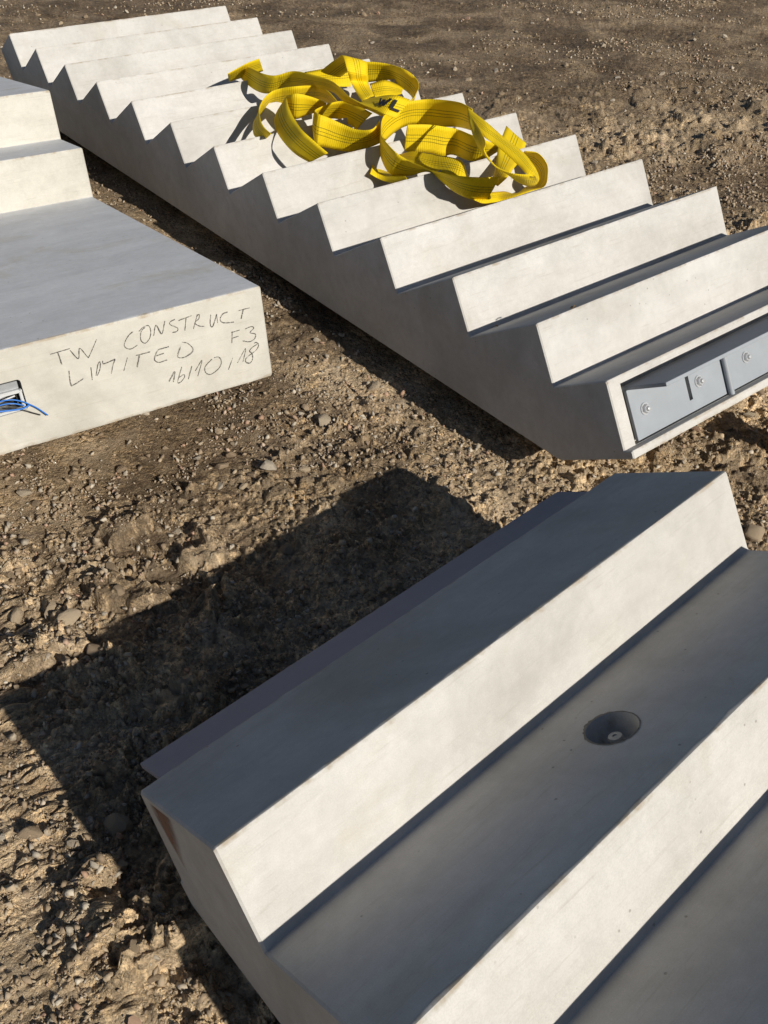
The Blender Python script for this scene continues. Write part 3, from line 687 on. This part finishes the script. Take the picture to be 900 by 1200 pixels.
# ------------------------------------------------------------------ precast concrete
def cast_mesh(name, prof, x0, x1, nsec, arris, sd, seg=3):
    """A profile in (y, z), given anticlockwise seen from +x, run from x0 to x1 with slightly uneven rounded arrises."""
    r = np.random.default_rng(sd)
    P = np.array(prof, float)
    n = len(P)
    xs = np.concatenate([[x0], np.linspace(x0 + 0.004, x1 - 0.004, nsec), [x1]])
    # per-corner arris size that wanders along the length, with the odd chip
    rows = []
    k = np.arange(nsec)
    size = np.zeros((n, nsec))
    for i in range(n):
        w = np.interp(k, np.linspace(0, nsec - 1, max(4, nsec // 5)), r.normal(0, 1, max(4, nsec // 5)))
        size[i] = arris * np.clip(1 + 0.27 * w, 0.45, 1.6)
        for c in range(max(1, nsec // 35)):
            j = r.integers(0, nsec)
            size[i, max(0, j - 1):j + 1] *= r.uniform(1.1, 1.45)
    area = 0.5 * np.sum(P[:, 0] * np.roll(P[:, 1], -1) - np.roll(P[:, 0], -1) * P[:, 1])
    sgn = 1 if area > 0 else -1
    t_ = np.roll(P, -1, 0) - P
    t_ /= np.linalg.norm(t_, axis=1)[:, None]
    n1 = sgn * np.stack([-t_[:, 1], t_[:, 0]], 1)          # inward normal of the edge after each corner
    n0 = np.roll(n1, 1, 0)
    mit = (n0 + n1) / (1 + np.sum(n0 * n1, 1))[:, None]
    P_in = P + mit * 0.003

    def outline(Q, s):
        row = []
        for i in range(n):
            a, b, c = Q[i - 1], Q[i], Q[(i + 1) % n]
            u, v = a - b, c - b
            lu, lv = np.linalg.norm(u), np.linalg.norm(v)
            u, v = u / lu, v / lv
            t = min(size[i, s], 0.2 * lu, 0.2 * lv)
            g = min(t + 0.0045, 0.4 * lu, 0.4 * lv)
            p0, p2 = b + u * t, b + v * t
            row.append(b + u * g)
            for k_ in range(seg):
                f = k_ / (seg - 1)
                row.append((1 - f) ** 2 * p0 + 2 * f * (1 - f) * b + f * f * p2)
            row.append(b + v * g)
        return np.array(row)
    rows = [outline(P_in, 0)] + [outline(P, s) for s in range(nsec)] + [outline(P_in, nsec - 1)]
    m = len(rows[0])
    # convex corners carry the wear
    cr = t_[np.arange(n) - 1][:, 0] * t_[:, 1] - t_[np.arange(n) - 1][:, 1] * t_[:, 0]
    wear = []
    for i in range(n):
        w_ = 1.0 if cr[i] * sgn > 0 else 0.0
        wear += [0.0] + [w_] * seg + [0.0]
    bm = bmesh.new()
    vv = [[bm.verts.new((x, q[0], q[1])) for q in row] for x, row in zip(xs, rows)]
    for s in range(len(vv) - 1):
        for i in range(m):
            bm.faces.new((vv[s][i], vv[s][(i + 1) % m], vv[s + 1][(i + 1) % m], vv[s + 1][i]))
    caps = [bm.faces.new(list(reversed(vv[0]))), bm.faces.new(vv[-1])]
    bm.normal_update()
    bmesh.ops.triangulate(bm, faces=caps)
    bmesh.ops.recalc_face_normals(bm, faces=list(bm.faces))
    me = bpy.data.meshes.new(name)
    bm.to_mesh(me)
    bm.free()
    at = me.attributes.new('wear', 'FLOAT', 'POINT')
    at.data.foreach_set('value', np.array(wear * len(xs), dtype=np.float32))
    return me


def cut(o, cutters):
    """Boolean difference, baked into the mesh; the cutters are removed."""
    for c in cutters:
        md = o.modifiers.new('cut', 'BOOLEAN')
        md.operation = 'DIFFERENCE'
        md.solver = 'EXACT'
        md.object = c
    dg = bpy.context.evaluated_depsgraph_get()
    me = bpy.data.meshes.new_from_object(o.evaluated_get(dg))
    o.modifiers.clear()
    old = o.data
    o.data = me
    me.name = old.name
    bpy.data.meshes.remove(old)
    for c in cutters:
        d = c.data
        bpy.data.objects.remove(c)
        bpy.data.meshes.remove(d)


def box_mesh(name, lo, hi, bev=0.0, seg=2):
    bm = bmesh.new()
    bmesh.ops.create_cube(bm, size=1.0)
    for v in bm.verts:
        v.co = [l + (c + .5) * (h - l) for c, l, h in zip(v.co, lo, hi)]
    if bev:
        bmesh.ops.bevel(bm, geom=list(bm.edges), offset=bev, segments=seg, profile=0.5, affect='EDGES')
    me = bpy.data.meshes.new(name)
    bm.to_mesh(me); bm.free()
    if bev: smooth(me, 35)
    return me


def poly_prism(name, pts, axis, a, b, bev=0.0):
    """pts in the two remaining axes, extruded along axis from a to b"""
    bm = bmesh.new()

    def mk(p, t):
        q = list(p); q.insert(axis, t); return bm.verts.new(q)
    A_, B_ = [mk(p, a) for p in pts], [mk(p, b) for p in pts]
    n = len(pts)
    for i in range(n):
        bm.faces.new((A_[i], A_[(i + 1) % n], B_[(i + 1) % n], B_[i]))
    bm.faces.new(list(reversed(A_))); bm.faces.new(B_)
    bmesh.ops.recalc_face_normals(bm, faces=list(bm.faces))
    if bev:
        bmesh.ops.bevel(bm, geom=list(bm.edges), offset=bev, segments=2, profile=0.5, affect='EDGES')
    me = bpy.data.meshes.new(name)
    bm.to_mesh(me); bm.free()
    if bev: smooth(me, 35)
    return me


def lathe(name, prof, seg=40, close=True):
    """prof: (radius, z) list, revolved about z"""
    bm = bmesh.new()
    rings = []
    for r_, z in prof:
        if r_ < 1e-6: rings.append([bm.verts.new((0, 0, z))])
        else: rings.append([bm.verts.new((r_ * math.cos(6.28318530718 * k / seg), r_ * math.sin(6.28318530718 * k / seg), z)) for k in range(seg)])
    for A_, B_ in zip(rings, rings[1:]):
        for k in range(seg):
            a = [A_[k % len(A_)], A_[(k + 1) % len(A_)], B_[(k + 1) % len(B_)], B_[k % len(B_)]]
            u = []
            for q in a:
                if q not in u: u.append(q)
            if len(u) > 2: bm.faces.new(u)
    if close:
        for R_ in (rings[0], rings[-1]):
            if len(R_) > 1: bm.faces.new(R_)
    bmesh.ops.recalc_face_normals(bm, faces=list(bm.faces))
    me = bpy.data.meshes.new(name)
    bm.to_mesh(me); bm.free()
    smooth(me, 30)
    return me


def tube_mesh(name, pts, rad, seg=8, sub=6):
    P = catmull(np.array(pts, float), sub)
    bm = bmesh.new()
    rings = []
    up = Vector((0.3, 0.2, 0.93))
    for i, p in enumerate(P):
        t = Vector(P[min(i + 1, len(P) - 1)] - P[max(i - 1, 0)]).normalized()
        s = t.cross(up).normalized(); w = s.cross(t)
        rings.append([bm.verts.new(Vector(p) + rad * (math.cos(6.2832 * k / seg) * s + math.sin(6.2832 * k / seg) * w)) for k in range(seg)])
    for A_, B_ in zip(rings, rings[1:]):
        for k in range(seg):
            bm.faces.new((A_[k], A_[(k + 1) % seg], B_[(k + 1) % seg], B_[k]))
    bm.faces.new(rings[0]); bm.faces.new(rings[-1])
    bmesh.ops.recalc_face_normals(bm, faces=list(bm.faces))
    me = bpy.data.meshes.new(name)
    bm.to_mesh(me); bm.free()
    smooth(me, 50)
    return me


def catmull(P, sub):
    Q = np.concatenate([[2 * P[0] - P[1]], P, [2 * P[-1] - P[-2]]])
    out = []
    for i in range(1, len(Q) - 2):
        p0, p1, p2, p3 = Q[i - 1], Q[i], Q[i + 1], Q[i + 2]
        for k in range(sub):
            t = k / sub
            out.append(0.5 * (2 * p1 + (p2 - p0) * t + (2 * p0 - 5 * p1 + 4 * p2 - p3) * t * t + (3 * p1 - p0 - 3 * p2 + p3) * t ** 3))
    out.append(P[-1])
    return np.array(out)


def empty(name, mat):
    o = bpy.data.objects.new(name, None)
    o.empty_display_size = 0.1
    col.objects.link(o)
    o.matrix_world = mat
    return o


def bolt(parent, loc, face='-y'):
    """washer and hexagonal head with the bolt end showing, axis along -y"""
    w = link('washer', lathe('washer', [(0.0, 0), (0.0165, 0), (0.0165, 0.003), (0.0, 0.003)], 28), M['zinc'], parent)
    h = lathe('bolt', [(0.0, 0.0), (0.0125, 0.0), (0.0125, 0.0065), (0.0108, 0.0080), (0.0, 0.0080)], 6)
    b_ = link('bolt', h, M['zinc'], parent)
    e = link('bolt_end', lathe('bolt_end', [(0.0, 0), (0.0068, 0), (0.0068, 0.003), (0.0052, 0.0055), (0.0, 0.0068)], 16), M['zinc'], b_)
    R = Matrix.Rotation(math.radians(90), 4, 'X')
    w.matrix_local = Matrix.Translation(loc) @ R
    b_.matrix_local = Matrix.Translation((loc[0], loc[1] - 0.003, loc[2])) @ R @ Matrix.Rotation(0.4, 4, 'Z')
    e.matrix_local = Matrix.Translation((0, 0, 0.008))


# ---------------- the long flight with twelve risers
def long_flight():
    t = empty('stair_flight', MA)
    prof = [(-0.189, -0.175)]
    # up the pitch line from the near end to the far end
    pts = [(-0.189, -0.175), (0.0, -0.175)]
    for i in range(12):
        pts.append((i * AG, i * AR))
        if i < 11: pts.append(((i + 1) * AG, i * AR))
    ty, tz = 11 * AG, 11 * AR
    pts += [(ty + 0.205, tz), (ty + 0.205, tz - 0.185), (ty + 0.23, tz - 0.185), (ty + 0.23, (ty + 0.23) * AR / AG - 0.42)]
    pts += [(0.055, 0.055 * AR / AG - 0.42), (-0.214, -0.386), (-0.214, -0.363), (-0.189, -0.363)]
    me = cast_mesh('flight', pts, 0.0, AW, 110, 0.0040, 3)
    b = link('flight', me, M['concrete'], t)
    c1 = link('cutter', box_mesh('cutter', (0.044, -0.25, -0.3615), (AW - 0.044, -0.166, -0.1965)))
    c1.matrix_world = Matrix.Identity(4)
    b.parent = None
    b.matrix_world = Matrix.Identity(4)
    cut(b, [c1])
    b.parent = t
    b.matrix_local = Matrix.Identity(4)
    smooth(b.data, 25)
    # steel angle in the recess of the near end
    leg = link('bearing_plate', box_mesh('bearing_plate', (0.062, -0.186, -0.358), (AW - 0.062, -0.176, -0.2215), 0.0008, 1), M['steel_paint'], t)
    slots = [link('cutter', box_mesh('cutter', (x, -0.22, -0.325), (x + 0.014, -0.15, -0.258))) for x in (0.288, 0.93)]
    leg.parent = None
    leg.matrix_world = Matrix.Identity(4)
    cut(leg, slots)
    leg.parent = t
    leg.matrix_local = Matrix.Identity(4)
    link('shelf_plate', box_mesh('shelf_plate', (0.062, -0.316, -0.2205), (AW - 0.062, -0.170, -0.2105), 0.001, 1), M['steel_paint'], t)
    for x in (0.112, 0.339, 0.556, 0.775, 0.99, 1.135):
        bolt(t, (x, -0.186, -0.287))
    for x in (0.452, 0.79):
        o = link('stiffener_bar', lathe('stiffener_bar', [(0.0, 0), (0.0078, 0), (0.0085, 0.001), (0.0085, 0.129), (0.0078, 0.13), (0, 0.13)], 20), M['steel_paint'], t)
        o.matrix_local = Matrix.Translation((x, -0.195, -0.366))
    tag(t, 'long pale concrete stair flight with twelve steps, yellow slings lying on it', 'stair flight')
    return t


flight_a = long_flight()


# ---------------- the flight in the foreground
def near_flight():
    t = empty('stair_flight', MB)
    nst = 7
    pts = []
    lowz = -nst * BR
    pts = [(-(nst - 1) * BG - 0.19, lowz), (-(nst - 1) * BG, lowz)]
    for i in range(nst):
        k = nst - 1 - i
        pts.append((-k * BG, -k * BR))
        if k > 0: pts.append((-(k - 1) * BG, -k * BR))
    off = 0.455
    pts += [(0.287, 0.0), (0.310, -0.192), (0.331, -0.196), (0.331, 0.331 * BR / BG - off)]
    yl = -(nst - 1) * BG + 0.055
    pts += [(yl, yl * BR / BG - off), (-(nst - 1) * BG - 0.19, yl * BR / BG - off)]
    me = cast_mesh('flight', pts, 0.0, BW, 220, 0.0042, 5)
    b = link('flight', me, M['concrete_near'])
    hole = Vector((0.605, -0.128, -BR))
    prof = [(0.0, -0.030)] + [(0.0435 * math.cos(a) ** 0.6, -0.056 * math.sin(a)) for a in np.radians([75, 60, 45, 30, 15, 6])] + [(0.0440, 0.004), (0.0, 0.004)]
    prof[0] = (0.0, -0.056)
    c = link('cutter', lathe('cutter', prof, 56))
    c.matrix_world = Matrix.Translation(hole)
    cut(b, [c])
    b.parent = t
    b.matrix_local = Matrix.Identity(4)
    smooth(b.data, 25)
    a = link('lifting_anchor', lathe('lifting_anchor', [(0, -0.067), (0.0080, -0.067), (0.0080, -0.036), (0.0120, -0.0335), (0.0130, -0.028), (0.0112, -0.0245), (0.004, -0.024), (0.0035, -0.0255), (0, -0.0255)], 28), M['anchor'], t)
    a.matrix_local = Matrix.Translation(hole + Vector((0, 0, 0.0095)))
    # ragged grout flash round the socket
    bm = bmesh.new()
    r = random.Random(4)
    n = 64
    inn, out = [], []
    for k in range(n):
        an = 6.28318 * k / n
        w = 0.0012 + 0.0045 * max(0, math.sin(an - 0.2)) * r.random() ** 1.2 + 0.0012 * r.random()
        inn.append(bm.verts.new((0.0432 * math.cos(an), 0.0432 * math.sin(an), 0.0006)))
        out.append(bm.verts.new(((0.0440 + w) * math.cos(an), (0.0440 + w) * math.sin(an), 0.0006)))
    for k in range(n):
        bm.faces.new((inn[k], out[k], out[(k + 1) % n], inn[(k + 1) % n]))
    me = bpy.data.meshes.new('socket_rim'); bm.to_mesh(me); bm.free()
    o = link('socket_rim', me, plain('grout_rim', (0.20, 0.185, 0.16), 0.95, 0, 0.5, 160, 0.5), t)
    o.matrix_local = Matrix.Translation(hole)
    # projecting steel plate of the upper end
    link('shelf_plate', box_mesh('shelf_plate', (0.057, 0.285, -0.056), (BW - 0.004, 0.482, -0.045), 0.001, 1), M['plate_near'], t)
    # rust run on the end of the step
    bm = bmesh.new()
    uvl = bm.loops.layers.uv.new('UVMap')
    q = [(-0.0006, 0.262, -0.010), (-0.0006, 0.150, -0.010), (-0.0006, 0.205, -0.150), (-0.0006, 0.250, -0.150)]
    f = bm.faces.new([bm.verts.new(p) for p in q])
    for l, uv in zip(f.loops, ((0, 0), (1, 0), (1, 1), (0, 1))): l[uvl].uv = uv
    me = bpy.data.meshes.new('rust_stain'); bm.to_mesh(me); bm.free()
    link('rust_stain', me, M['rust'], t)
    tag(t, 'pale concrete stair flight in the foreground with a round lifting socket in its tread', 'stair flight')
    return t


M['plate_near'] = plain('grey_lavender_plate', (0.27, 0.28, 0.345), 0.55, 0.0, 0.12, 22, 0.0, 0.35)
flight_b = near_flight()


# ---------------- the landing piece on the left, with two risers
def landing_piece():
    t = empty('stair_landing', MC)
    L2 = CL + CG
    pts = [(0, -CT), (0, 0), (CL, 0), (CL, CR), (L2, CR), (L2, 2 * CR), (L2 + 1.65, 2 * CR), (L2 + 1.65, 2 * CR - CT), (L2 + 0.04, 2 * CR - CT), (CL - 0.02, -CT)]
    b = link('landing', cast_mesh('landing', pts, -CW, 0.0, 120, 0.0042, 9), M['concrete_landing'])
    c = link('cutter', box_mesh('cutter', (-0.842, -0.05, -0.156), (-0.637, 0.055, -0.078), 0.008, 3))
    c.matrix_world = Matrix.Identity(4)
    cut(b, [c])
    b.parent = t
    b.matrix_local = Matrix.Identity(4)
    smooth(b.data, 25)
    # cast-in metal box, set in the end face
    x0, x1, z0, z1 = -0.841, -0.638, -0.155, -0.079
    lin = link('wall_box', box_mesh('wall_box', (x0, 0.0, z0), (x1, 0.0535, z1), 0.006, 3), M['galv'], t)
    bm = bmesh.new(); bm.from_mesh(lin.data)
    bmesh.ops.delete(bm, geom=[f for f in bm.faces if f.normal.y < -0.6], context='FACES')
    bm.to_mesh(lin.data); bm.free()
    fr = [(x0 + 0.002, z0 + 0.002, x1 - 0.002, z0 + 0.008), (x0 + 0.002, z1 - 0.031, x1 - 0.002, z1 - 0.023), (x1 - 0.010, z0 + 0.008, x1 - 0.003, z1 - 0.023)]
    bm = bmesh.new()
    for a in fr:
        r_ = bmesh.ops.create_cube(bm, size=1)
        for v in r_['verts']:
            v.co = [l + (c_ + .5) * (h - l) for c_, l, h in zip(v.co, (a[0], -0.004, a[1]), (a[2], 0.006, a[3]))]
    bmesh.ops.bevel(bm, geom=list(bm.edges), offset=0.0015, segments=2, affect='EDGES')
    me = bpy.data.meshes.new('box_frame'); bm.to_mesh(me); bm.free(); smooth(me, 40)
    link('box_frame', me, M['rim'], lin)
    link('cover_flap', box_mesh('cover_flap', (x0 + 0.004, 0.006, z1 - 0.024), (x1 - 0.006, 0.009, z1 - 0.004), 0.001, 1), M['galv'], lin)
    for k, (xa, za) in enumerate(((-0.70, -0.125), (-0.725, -0.137))):
        link('reinforcing_bar', tube_mesh('reinforcing_bar', [(-0.80, 0.035, za - 0.01), (xa, 0.03, za), (-0.655, 0.026, za + 0.012)], 0.003, 8), M['zinc'], lin)
    link('box_shade_sheet', box_mesh('box_shade_sheet', (x0 + 0.003, 0.049, z0 + 0.003), (x1 - 0.003, 0.052, z1 - 0.003)), M['black'], lin)  # black sheet: the shadow inside the box, put in as colour
    # pencilled writing on the end face
    wt = empty('pencil_writing', Matrix.Identity(4))
    wt.parent = t
    wt.matrix_parent_inverse = Matrix.Identity(4)
    bm = bmesh.new()
    rr = random.Random(3)
    for s_ in STROKES:
        P = catmull(np.array(s_, float), 8) if len(s_) > 2 else np.array([np.array(s_[0]) * (1 - k / 10) + np.array(s_[1]) * k / 10 for k in range(11)])
        for q in range(2):
            jx, jz = rr.uniform(-.0010, .0010), rr.uniform(-.0010, .0010)
            prev = None
            for i in range(len(P)):
                d_ = P[min(i + 1, len(P) - 1)] - P[max(i - 1, 0)]
                d_ = d_ / (np.linalg.norm(d_) + 1e-9)
                w_ = rr.uniform(0.0005, 0.0015)
                nn = np.array([-d_[1], d_[0]]) * w_
                c_ = P[i] + np.array([jx, jz])
                y_ = -0.0006 - 0.0002 * q
                cur = (bm.verts.new((c_[0] + nn[0], y_, c_[1] + nn[1])), bm.verts.new((c_[0] - nn[0], y_, c_[1] - nn[1])))
                if prev: bm.faces.new((prev[0], prev[1], cur[1], cur[0]))
                prev = cur
    me = bpy.data.meshes.new('pencil_writing'); bm.to_mesh(me); bm.free()
    bpy.data.objects.remove(wt)
    w = link('pencil_writing', me, M['pencil'], t)
    tag(w, 'pencilled lettering TW CONSTRUCT LIMITED F3 16/10/18')
    tag(t, 'pale concrete landing piece with pencilled writing on its end face and two risers behind', 'stair landing')
    # blue cord poking out of the box
    e = empty('cord', MC)
    for pts_, rad, mt, nm in (([(-0.83, 0.012, -0.118), (-0.74, 0.0, -0.120), (-0.68, -0.008, -0.117), (-0.650, -0.010, -0.128), (-0.632, -0.009, -0.143), (-0.618, -0.008, -0.157), (-0.600, -0.010, -0.180)], 0.0017, 'blue', 'strand'),
                              ([(-0.83, 0.004, -0.130), (-0.74, -0.006, -0.134), (-0.68, -0.010, -0.143), (-0.652, -0.012, -0.146), (-0.634, -0.012, -0.142)], 0.0022, 'blue', 'strand'),
                              ([(-0.80, 0.010, -0.140), (-0.72, -0.002, -0.128), (-0.675, -0.006, -0.128), (-0.645, -0.008, -0.141)], 0.0017, 'blue', 'strand'),
                              ([(-0.680, 0.004, -0.140), (-0.645, -0.006, -0.156), (-0.633, -0.007, -0.164), (-0.616, -0.005, -0.176)], 0.0016, 'black', 'wire_end')):
        link(nm, tube_mesh(nm, pts_, rad, 8), M[mt], e)
    tag(e, 'bright blue cord poking out of the box in the landing end face', 'cord')
    return t


flight_c = landing_piece()

# ------------------------------------------------------------------ yellow lifting slings lying across the long flight
def ribbon(name, rows, parent, sub=10, across=6, thick=0.0042):
    R_ = np.array(rows)
    B_, T_ = catmull(R_[:, :3], sub), catmull(R_[:, 3:], sub)
    # keep the band its true width
    mid = (B_ + T_) / 2
    e = T_ - B_
    ln = np.linalg.norm(e, axis=1)[:, None]
    e = e / ln
    hw = np.clip(ln / 2, 0.052, 0.058)
    B_, T_ = mid - e * hw, mid + e * hw
    tan = np.gradient(mid, axis=0)
    tan /= np.linalg.norm(tan, axis=1)[:, None] + 1e-9
    nrm = np.cross(tan, e)
    nrm /= np.linalg.norm(nrm, axis=1)[:, None] + 1e-9
    s = np.concatenate([[0], np.cumsum(np.linalg.norm(np.diff(mid, axis=0), axis=1))])
    r = np.random.default_rng(abs(hash(name)) % 1000 if False else sum(map(ord, name)))
    ph = r.uniform(0, 6.28, 4)
    bm = bmesh.new()
    uvl = bm.loops.layers.uv.new('UVMap')
    n = len(mid)
    grid = {}
    for side in (0, 1):
        for i in range(n):
            for k in range(across + 1):
                v = k / across
                cup = 0.0045 * math.sin(7 * s[i] + ph[0]) * (1 - (2 * v - 1) ** 2) + 0.0016 * math.sin(23 * s[i] + ph[1] + 3 * v)
                edge = 1 - 0.55 * (abs(2 * v - 1) ** 6)
                p = B_[i] * (1 - v) + T_[i] * v + nrm[i] * (cup + (0.5 - side) * thick * edge)
                grid[side, i, k] = bm.verts.new(p)
    tid = {}

    def face(vs, uvs):
        f = bm.faces.new(vs)
        f.smooth = True
        for l, uv in zip(f.loops, uvs): l[uvl].uv = uv
    for i in range(n - 1):
        for k in range(across):
            uv = [(s[i], k / across), (s[i], (k + 1) / across), (s[i + 1], (k + 1) / across), (s[i + 1], k / across)]
            face([grid[0, i, k], grid[0, i, k + 1], grid[0, i + 1, k + 1], grid[0, i + 1, k]], uv)
            face([grid[1, i + 1, k], grid[1, i + 1, k + 1], grid[1, i, k + 1], grid[1, i, k]], [uv[3], uv[2], uv[1], uv[0]])
        for k in (0, across):
            q = [grid[0, i, k], grid[0, i + 1, k], grid[1, i + 1, k], grid[1, i, k]]
            face(q, [(s[i], k / across), (s[i + 1], k / across), (s[i + 1], k / across), (s[i], k / across)])
    for i in (0, n - 1):
        for k in range(across):
            face([grid[0, i, k], grid[0, i, k + 1], grid[1, i, k + 1], grid[1, i, k]], [(s[i], k / across), (s[i], (k + 1) / across)] * 2)
    bmesh.ops.recalc_face_normals(bm, faces=list(bm.faces))
    me = bpy.data.meshes.new(name)
    bm.to_mesh(me); bm.free()
    o = link(name, me, M['webbing'], parent)
    return o


def sling(keys, eyes, label):
    c = np.mean(np.concatenate([np.array(RIBBONS[k])[:, :3] for k in keys]), axis=0)
    e = empty('lifting_sling', Matrix.Translation(c))
    for k in keys:
        rows = np.array(RIBBONS[k]) - np.tile(c, 2)
        ribbon('eye_loop' if k in eyes else 'webbing', rows, e)
    tag(e, label, 'lifting sling', 'yellow lifting slings on the long flight')
    return e, c


sl, cl = sling(['eye_far', 'olive', 'bright', 'arch', 'ring_back', 'flat_in', 'wll', 'ring_a', 'ring_b', 'ring_c'], ('eye_far',),
               'left tangle of yellow webbing sling with black lettering, on the upper steps')
sr, cr = sling(['big', 'inner', 'flat_low', 'eye', 'ring_right', 'cross', 'tail'], ('eye',),
               'right tangle of yellow webbing sling ending in an eye loop')


def print_wll():
    """black block letters printed on the raised band of the left sling"""
    rows = np.array(RIBBONS['wll'])
    B_, T_ = catmull(rows[:, :3], 10), catmull(rows[:, 3:], 10)
    mid = (B_ + T_) / 2
    e = (T_ - B_); e /= np.linalg.norm(e, axis=1)[:, None]
    tan = np.gradient(mid, axis=0); tan /= np.linalg.norm(tan, axis=1)[:, None]
    nrm = np.cross(tan, e)
    if nrm[10] @ (np.array([0, 0, 1.6]) - mid[10]) < 0: nrm = -nrm
    s = np.concatenate([[0], np.cumsum(np.linalg.norm(np.diff(mid, axis=0), axis=1))])
    S0, S1 = WLL_RANGE
    bm = bmesh.new()
    h = 0.050
    letters = [[((0, 1), (0.18, -1)), ((0.18, -1), (0.42, 0.6)), ((0.42, 0.6), (0.62, -1)), ((0.62, -1), (0.95, 1))],
               [((0.1, 1), (0.1, -1)), ((0.1, -1), (0.85, -1))],
               [((0.1, 1), (0.1, -1)), ((0.1, -1), (0.85, -1))]]
    lw = (S1 - S0) / 3

    def put(u, v):
        x = np.interp(u, s, np.arange(len(s)))
        i = min(int(x), len(s) - 2); f = x - i
        m_ = mid[i] * (1 - f) + mid[i + 1] * f
        e_ = e[i] * (1 - f) + e[i + 1] * f
        n_ = nrm[i] * (1 - f) + nrm[i + 1] * f
        return m_ + e_ * v + n_ * 0.0080
    for li, L_ in enumerate(letters):
        for (a, b) in L_:
            for k in range(6):
                p = [np.array(a) + (np.array(b) - np.array(a)) * t for t in (k / 6, (k + 1) / 6)]
                q = []
                for t_ in p:
                    q.append((S0 + lw * (li + 0.06 + 0.86 * t_[0]), t_[1] * h * 0.5))
                d_ = np.array(q[1]) - np.array(q[0]); d_ /= np.linalg.norm(d_)
                nn = np.array([-d_[1], d_[0]]) * 0.0058
                vs = [bm.verts.new(Vector(put(*(np.array(z) + sg * nn)) - cl)) for z, sg in ((q[0], 1), (q[0], -1), (q[1], -1), (q[1], 1))]
                bm.faces.new(vs)
    me = bpy.data.meshes.new('printed_lettering'); bm.to_mesh(me); bm.free()
    o = link('printed_lettering', me, M['print'], sl)
    tag(o, 'black printed letters WLL')


WLL_RANGE = (0.145, 0.315)
print_wll()


# ------------------------------------------------------------------ small things
def timber():
    me = box_mesh('timber_offcut', (-0.08, -0.07, -0.03), (0.10, 0.07, 0.115), 0.008, 2)
    bm = bmesh.new(); bm.from_mesh(me)
    bmesh.ops.subdivide_edges(bm, edges=list(bm.edges), cuts=3, use_grid_fill=True)
    r = random.Random(5)
    for v in bm.verts:
        v.co += Vector((r.uniform(-1, 1), r.uniform(-1, 1), r.uniform(-1, 1))) * 0.0025
    bm.to_mesh(me); bm.free()
    smooth(me, 40)
    o = link('timber_offcut', me, M['timber'])
    o.location = (1.225, 2.165, 0.0)
    o.rotation_euler = (0, 0.04, math.radians(-42))
    tag(o, 'earth-brown timber offcut standing in front of the steel-plated end of the long flight', 'timber block')


timber()


def dead_leaf(loc, size, rot, label):
    r = random.Random(int(size * 1e5))
    bm = bmesh.new()
    n = 12
    c = bm.verts.new((0, 0, 0.004))
    rim = []
    for k in range(n):
        a = 6.28318 * k / n
        rad = size * (0.55 + 0.5 * abs(math.cos(a))) * r.uniform(0.75, 1.15)
        rim.append(bm.verts.new((rad * math.cos(a), 0.55 * rad * math.sin(a), 0.35 * size * abs(math.sin(a)) + r.uniform(0, .25) * size)))
    for k in range(n): bm.faces.new((c, rim[k], rim[(k + 1) % n]))
    me = bpy.data.meshes.new('dead_leaf'); bm.to_mesh(me); bm.free()
    smooth(me, 60)
    o = link('dead_leaf', me, M['leaf'])
    md = o.modifiers.new('t', 'SOLIDIFY'); md.thickness = 0.0008
    o.matrix_world = MA @ Matrix.Translation(loc) @ Matrix.Rotation(rot, 4, 'Z')
    tag(o, label, 'leaf')


dead_leaf((0.150, 0.006, 0.001), 0.013, 0.4, 'small curled dead brown leaf on the lowest nosing of the long flight')
dead_leaf((0.085, 0.262, 0.001), 0.011, 1.6, 'tiny dark dead leaf at the foot of the second lowest riser')
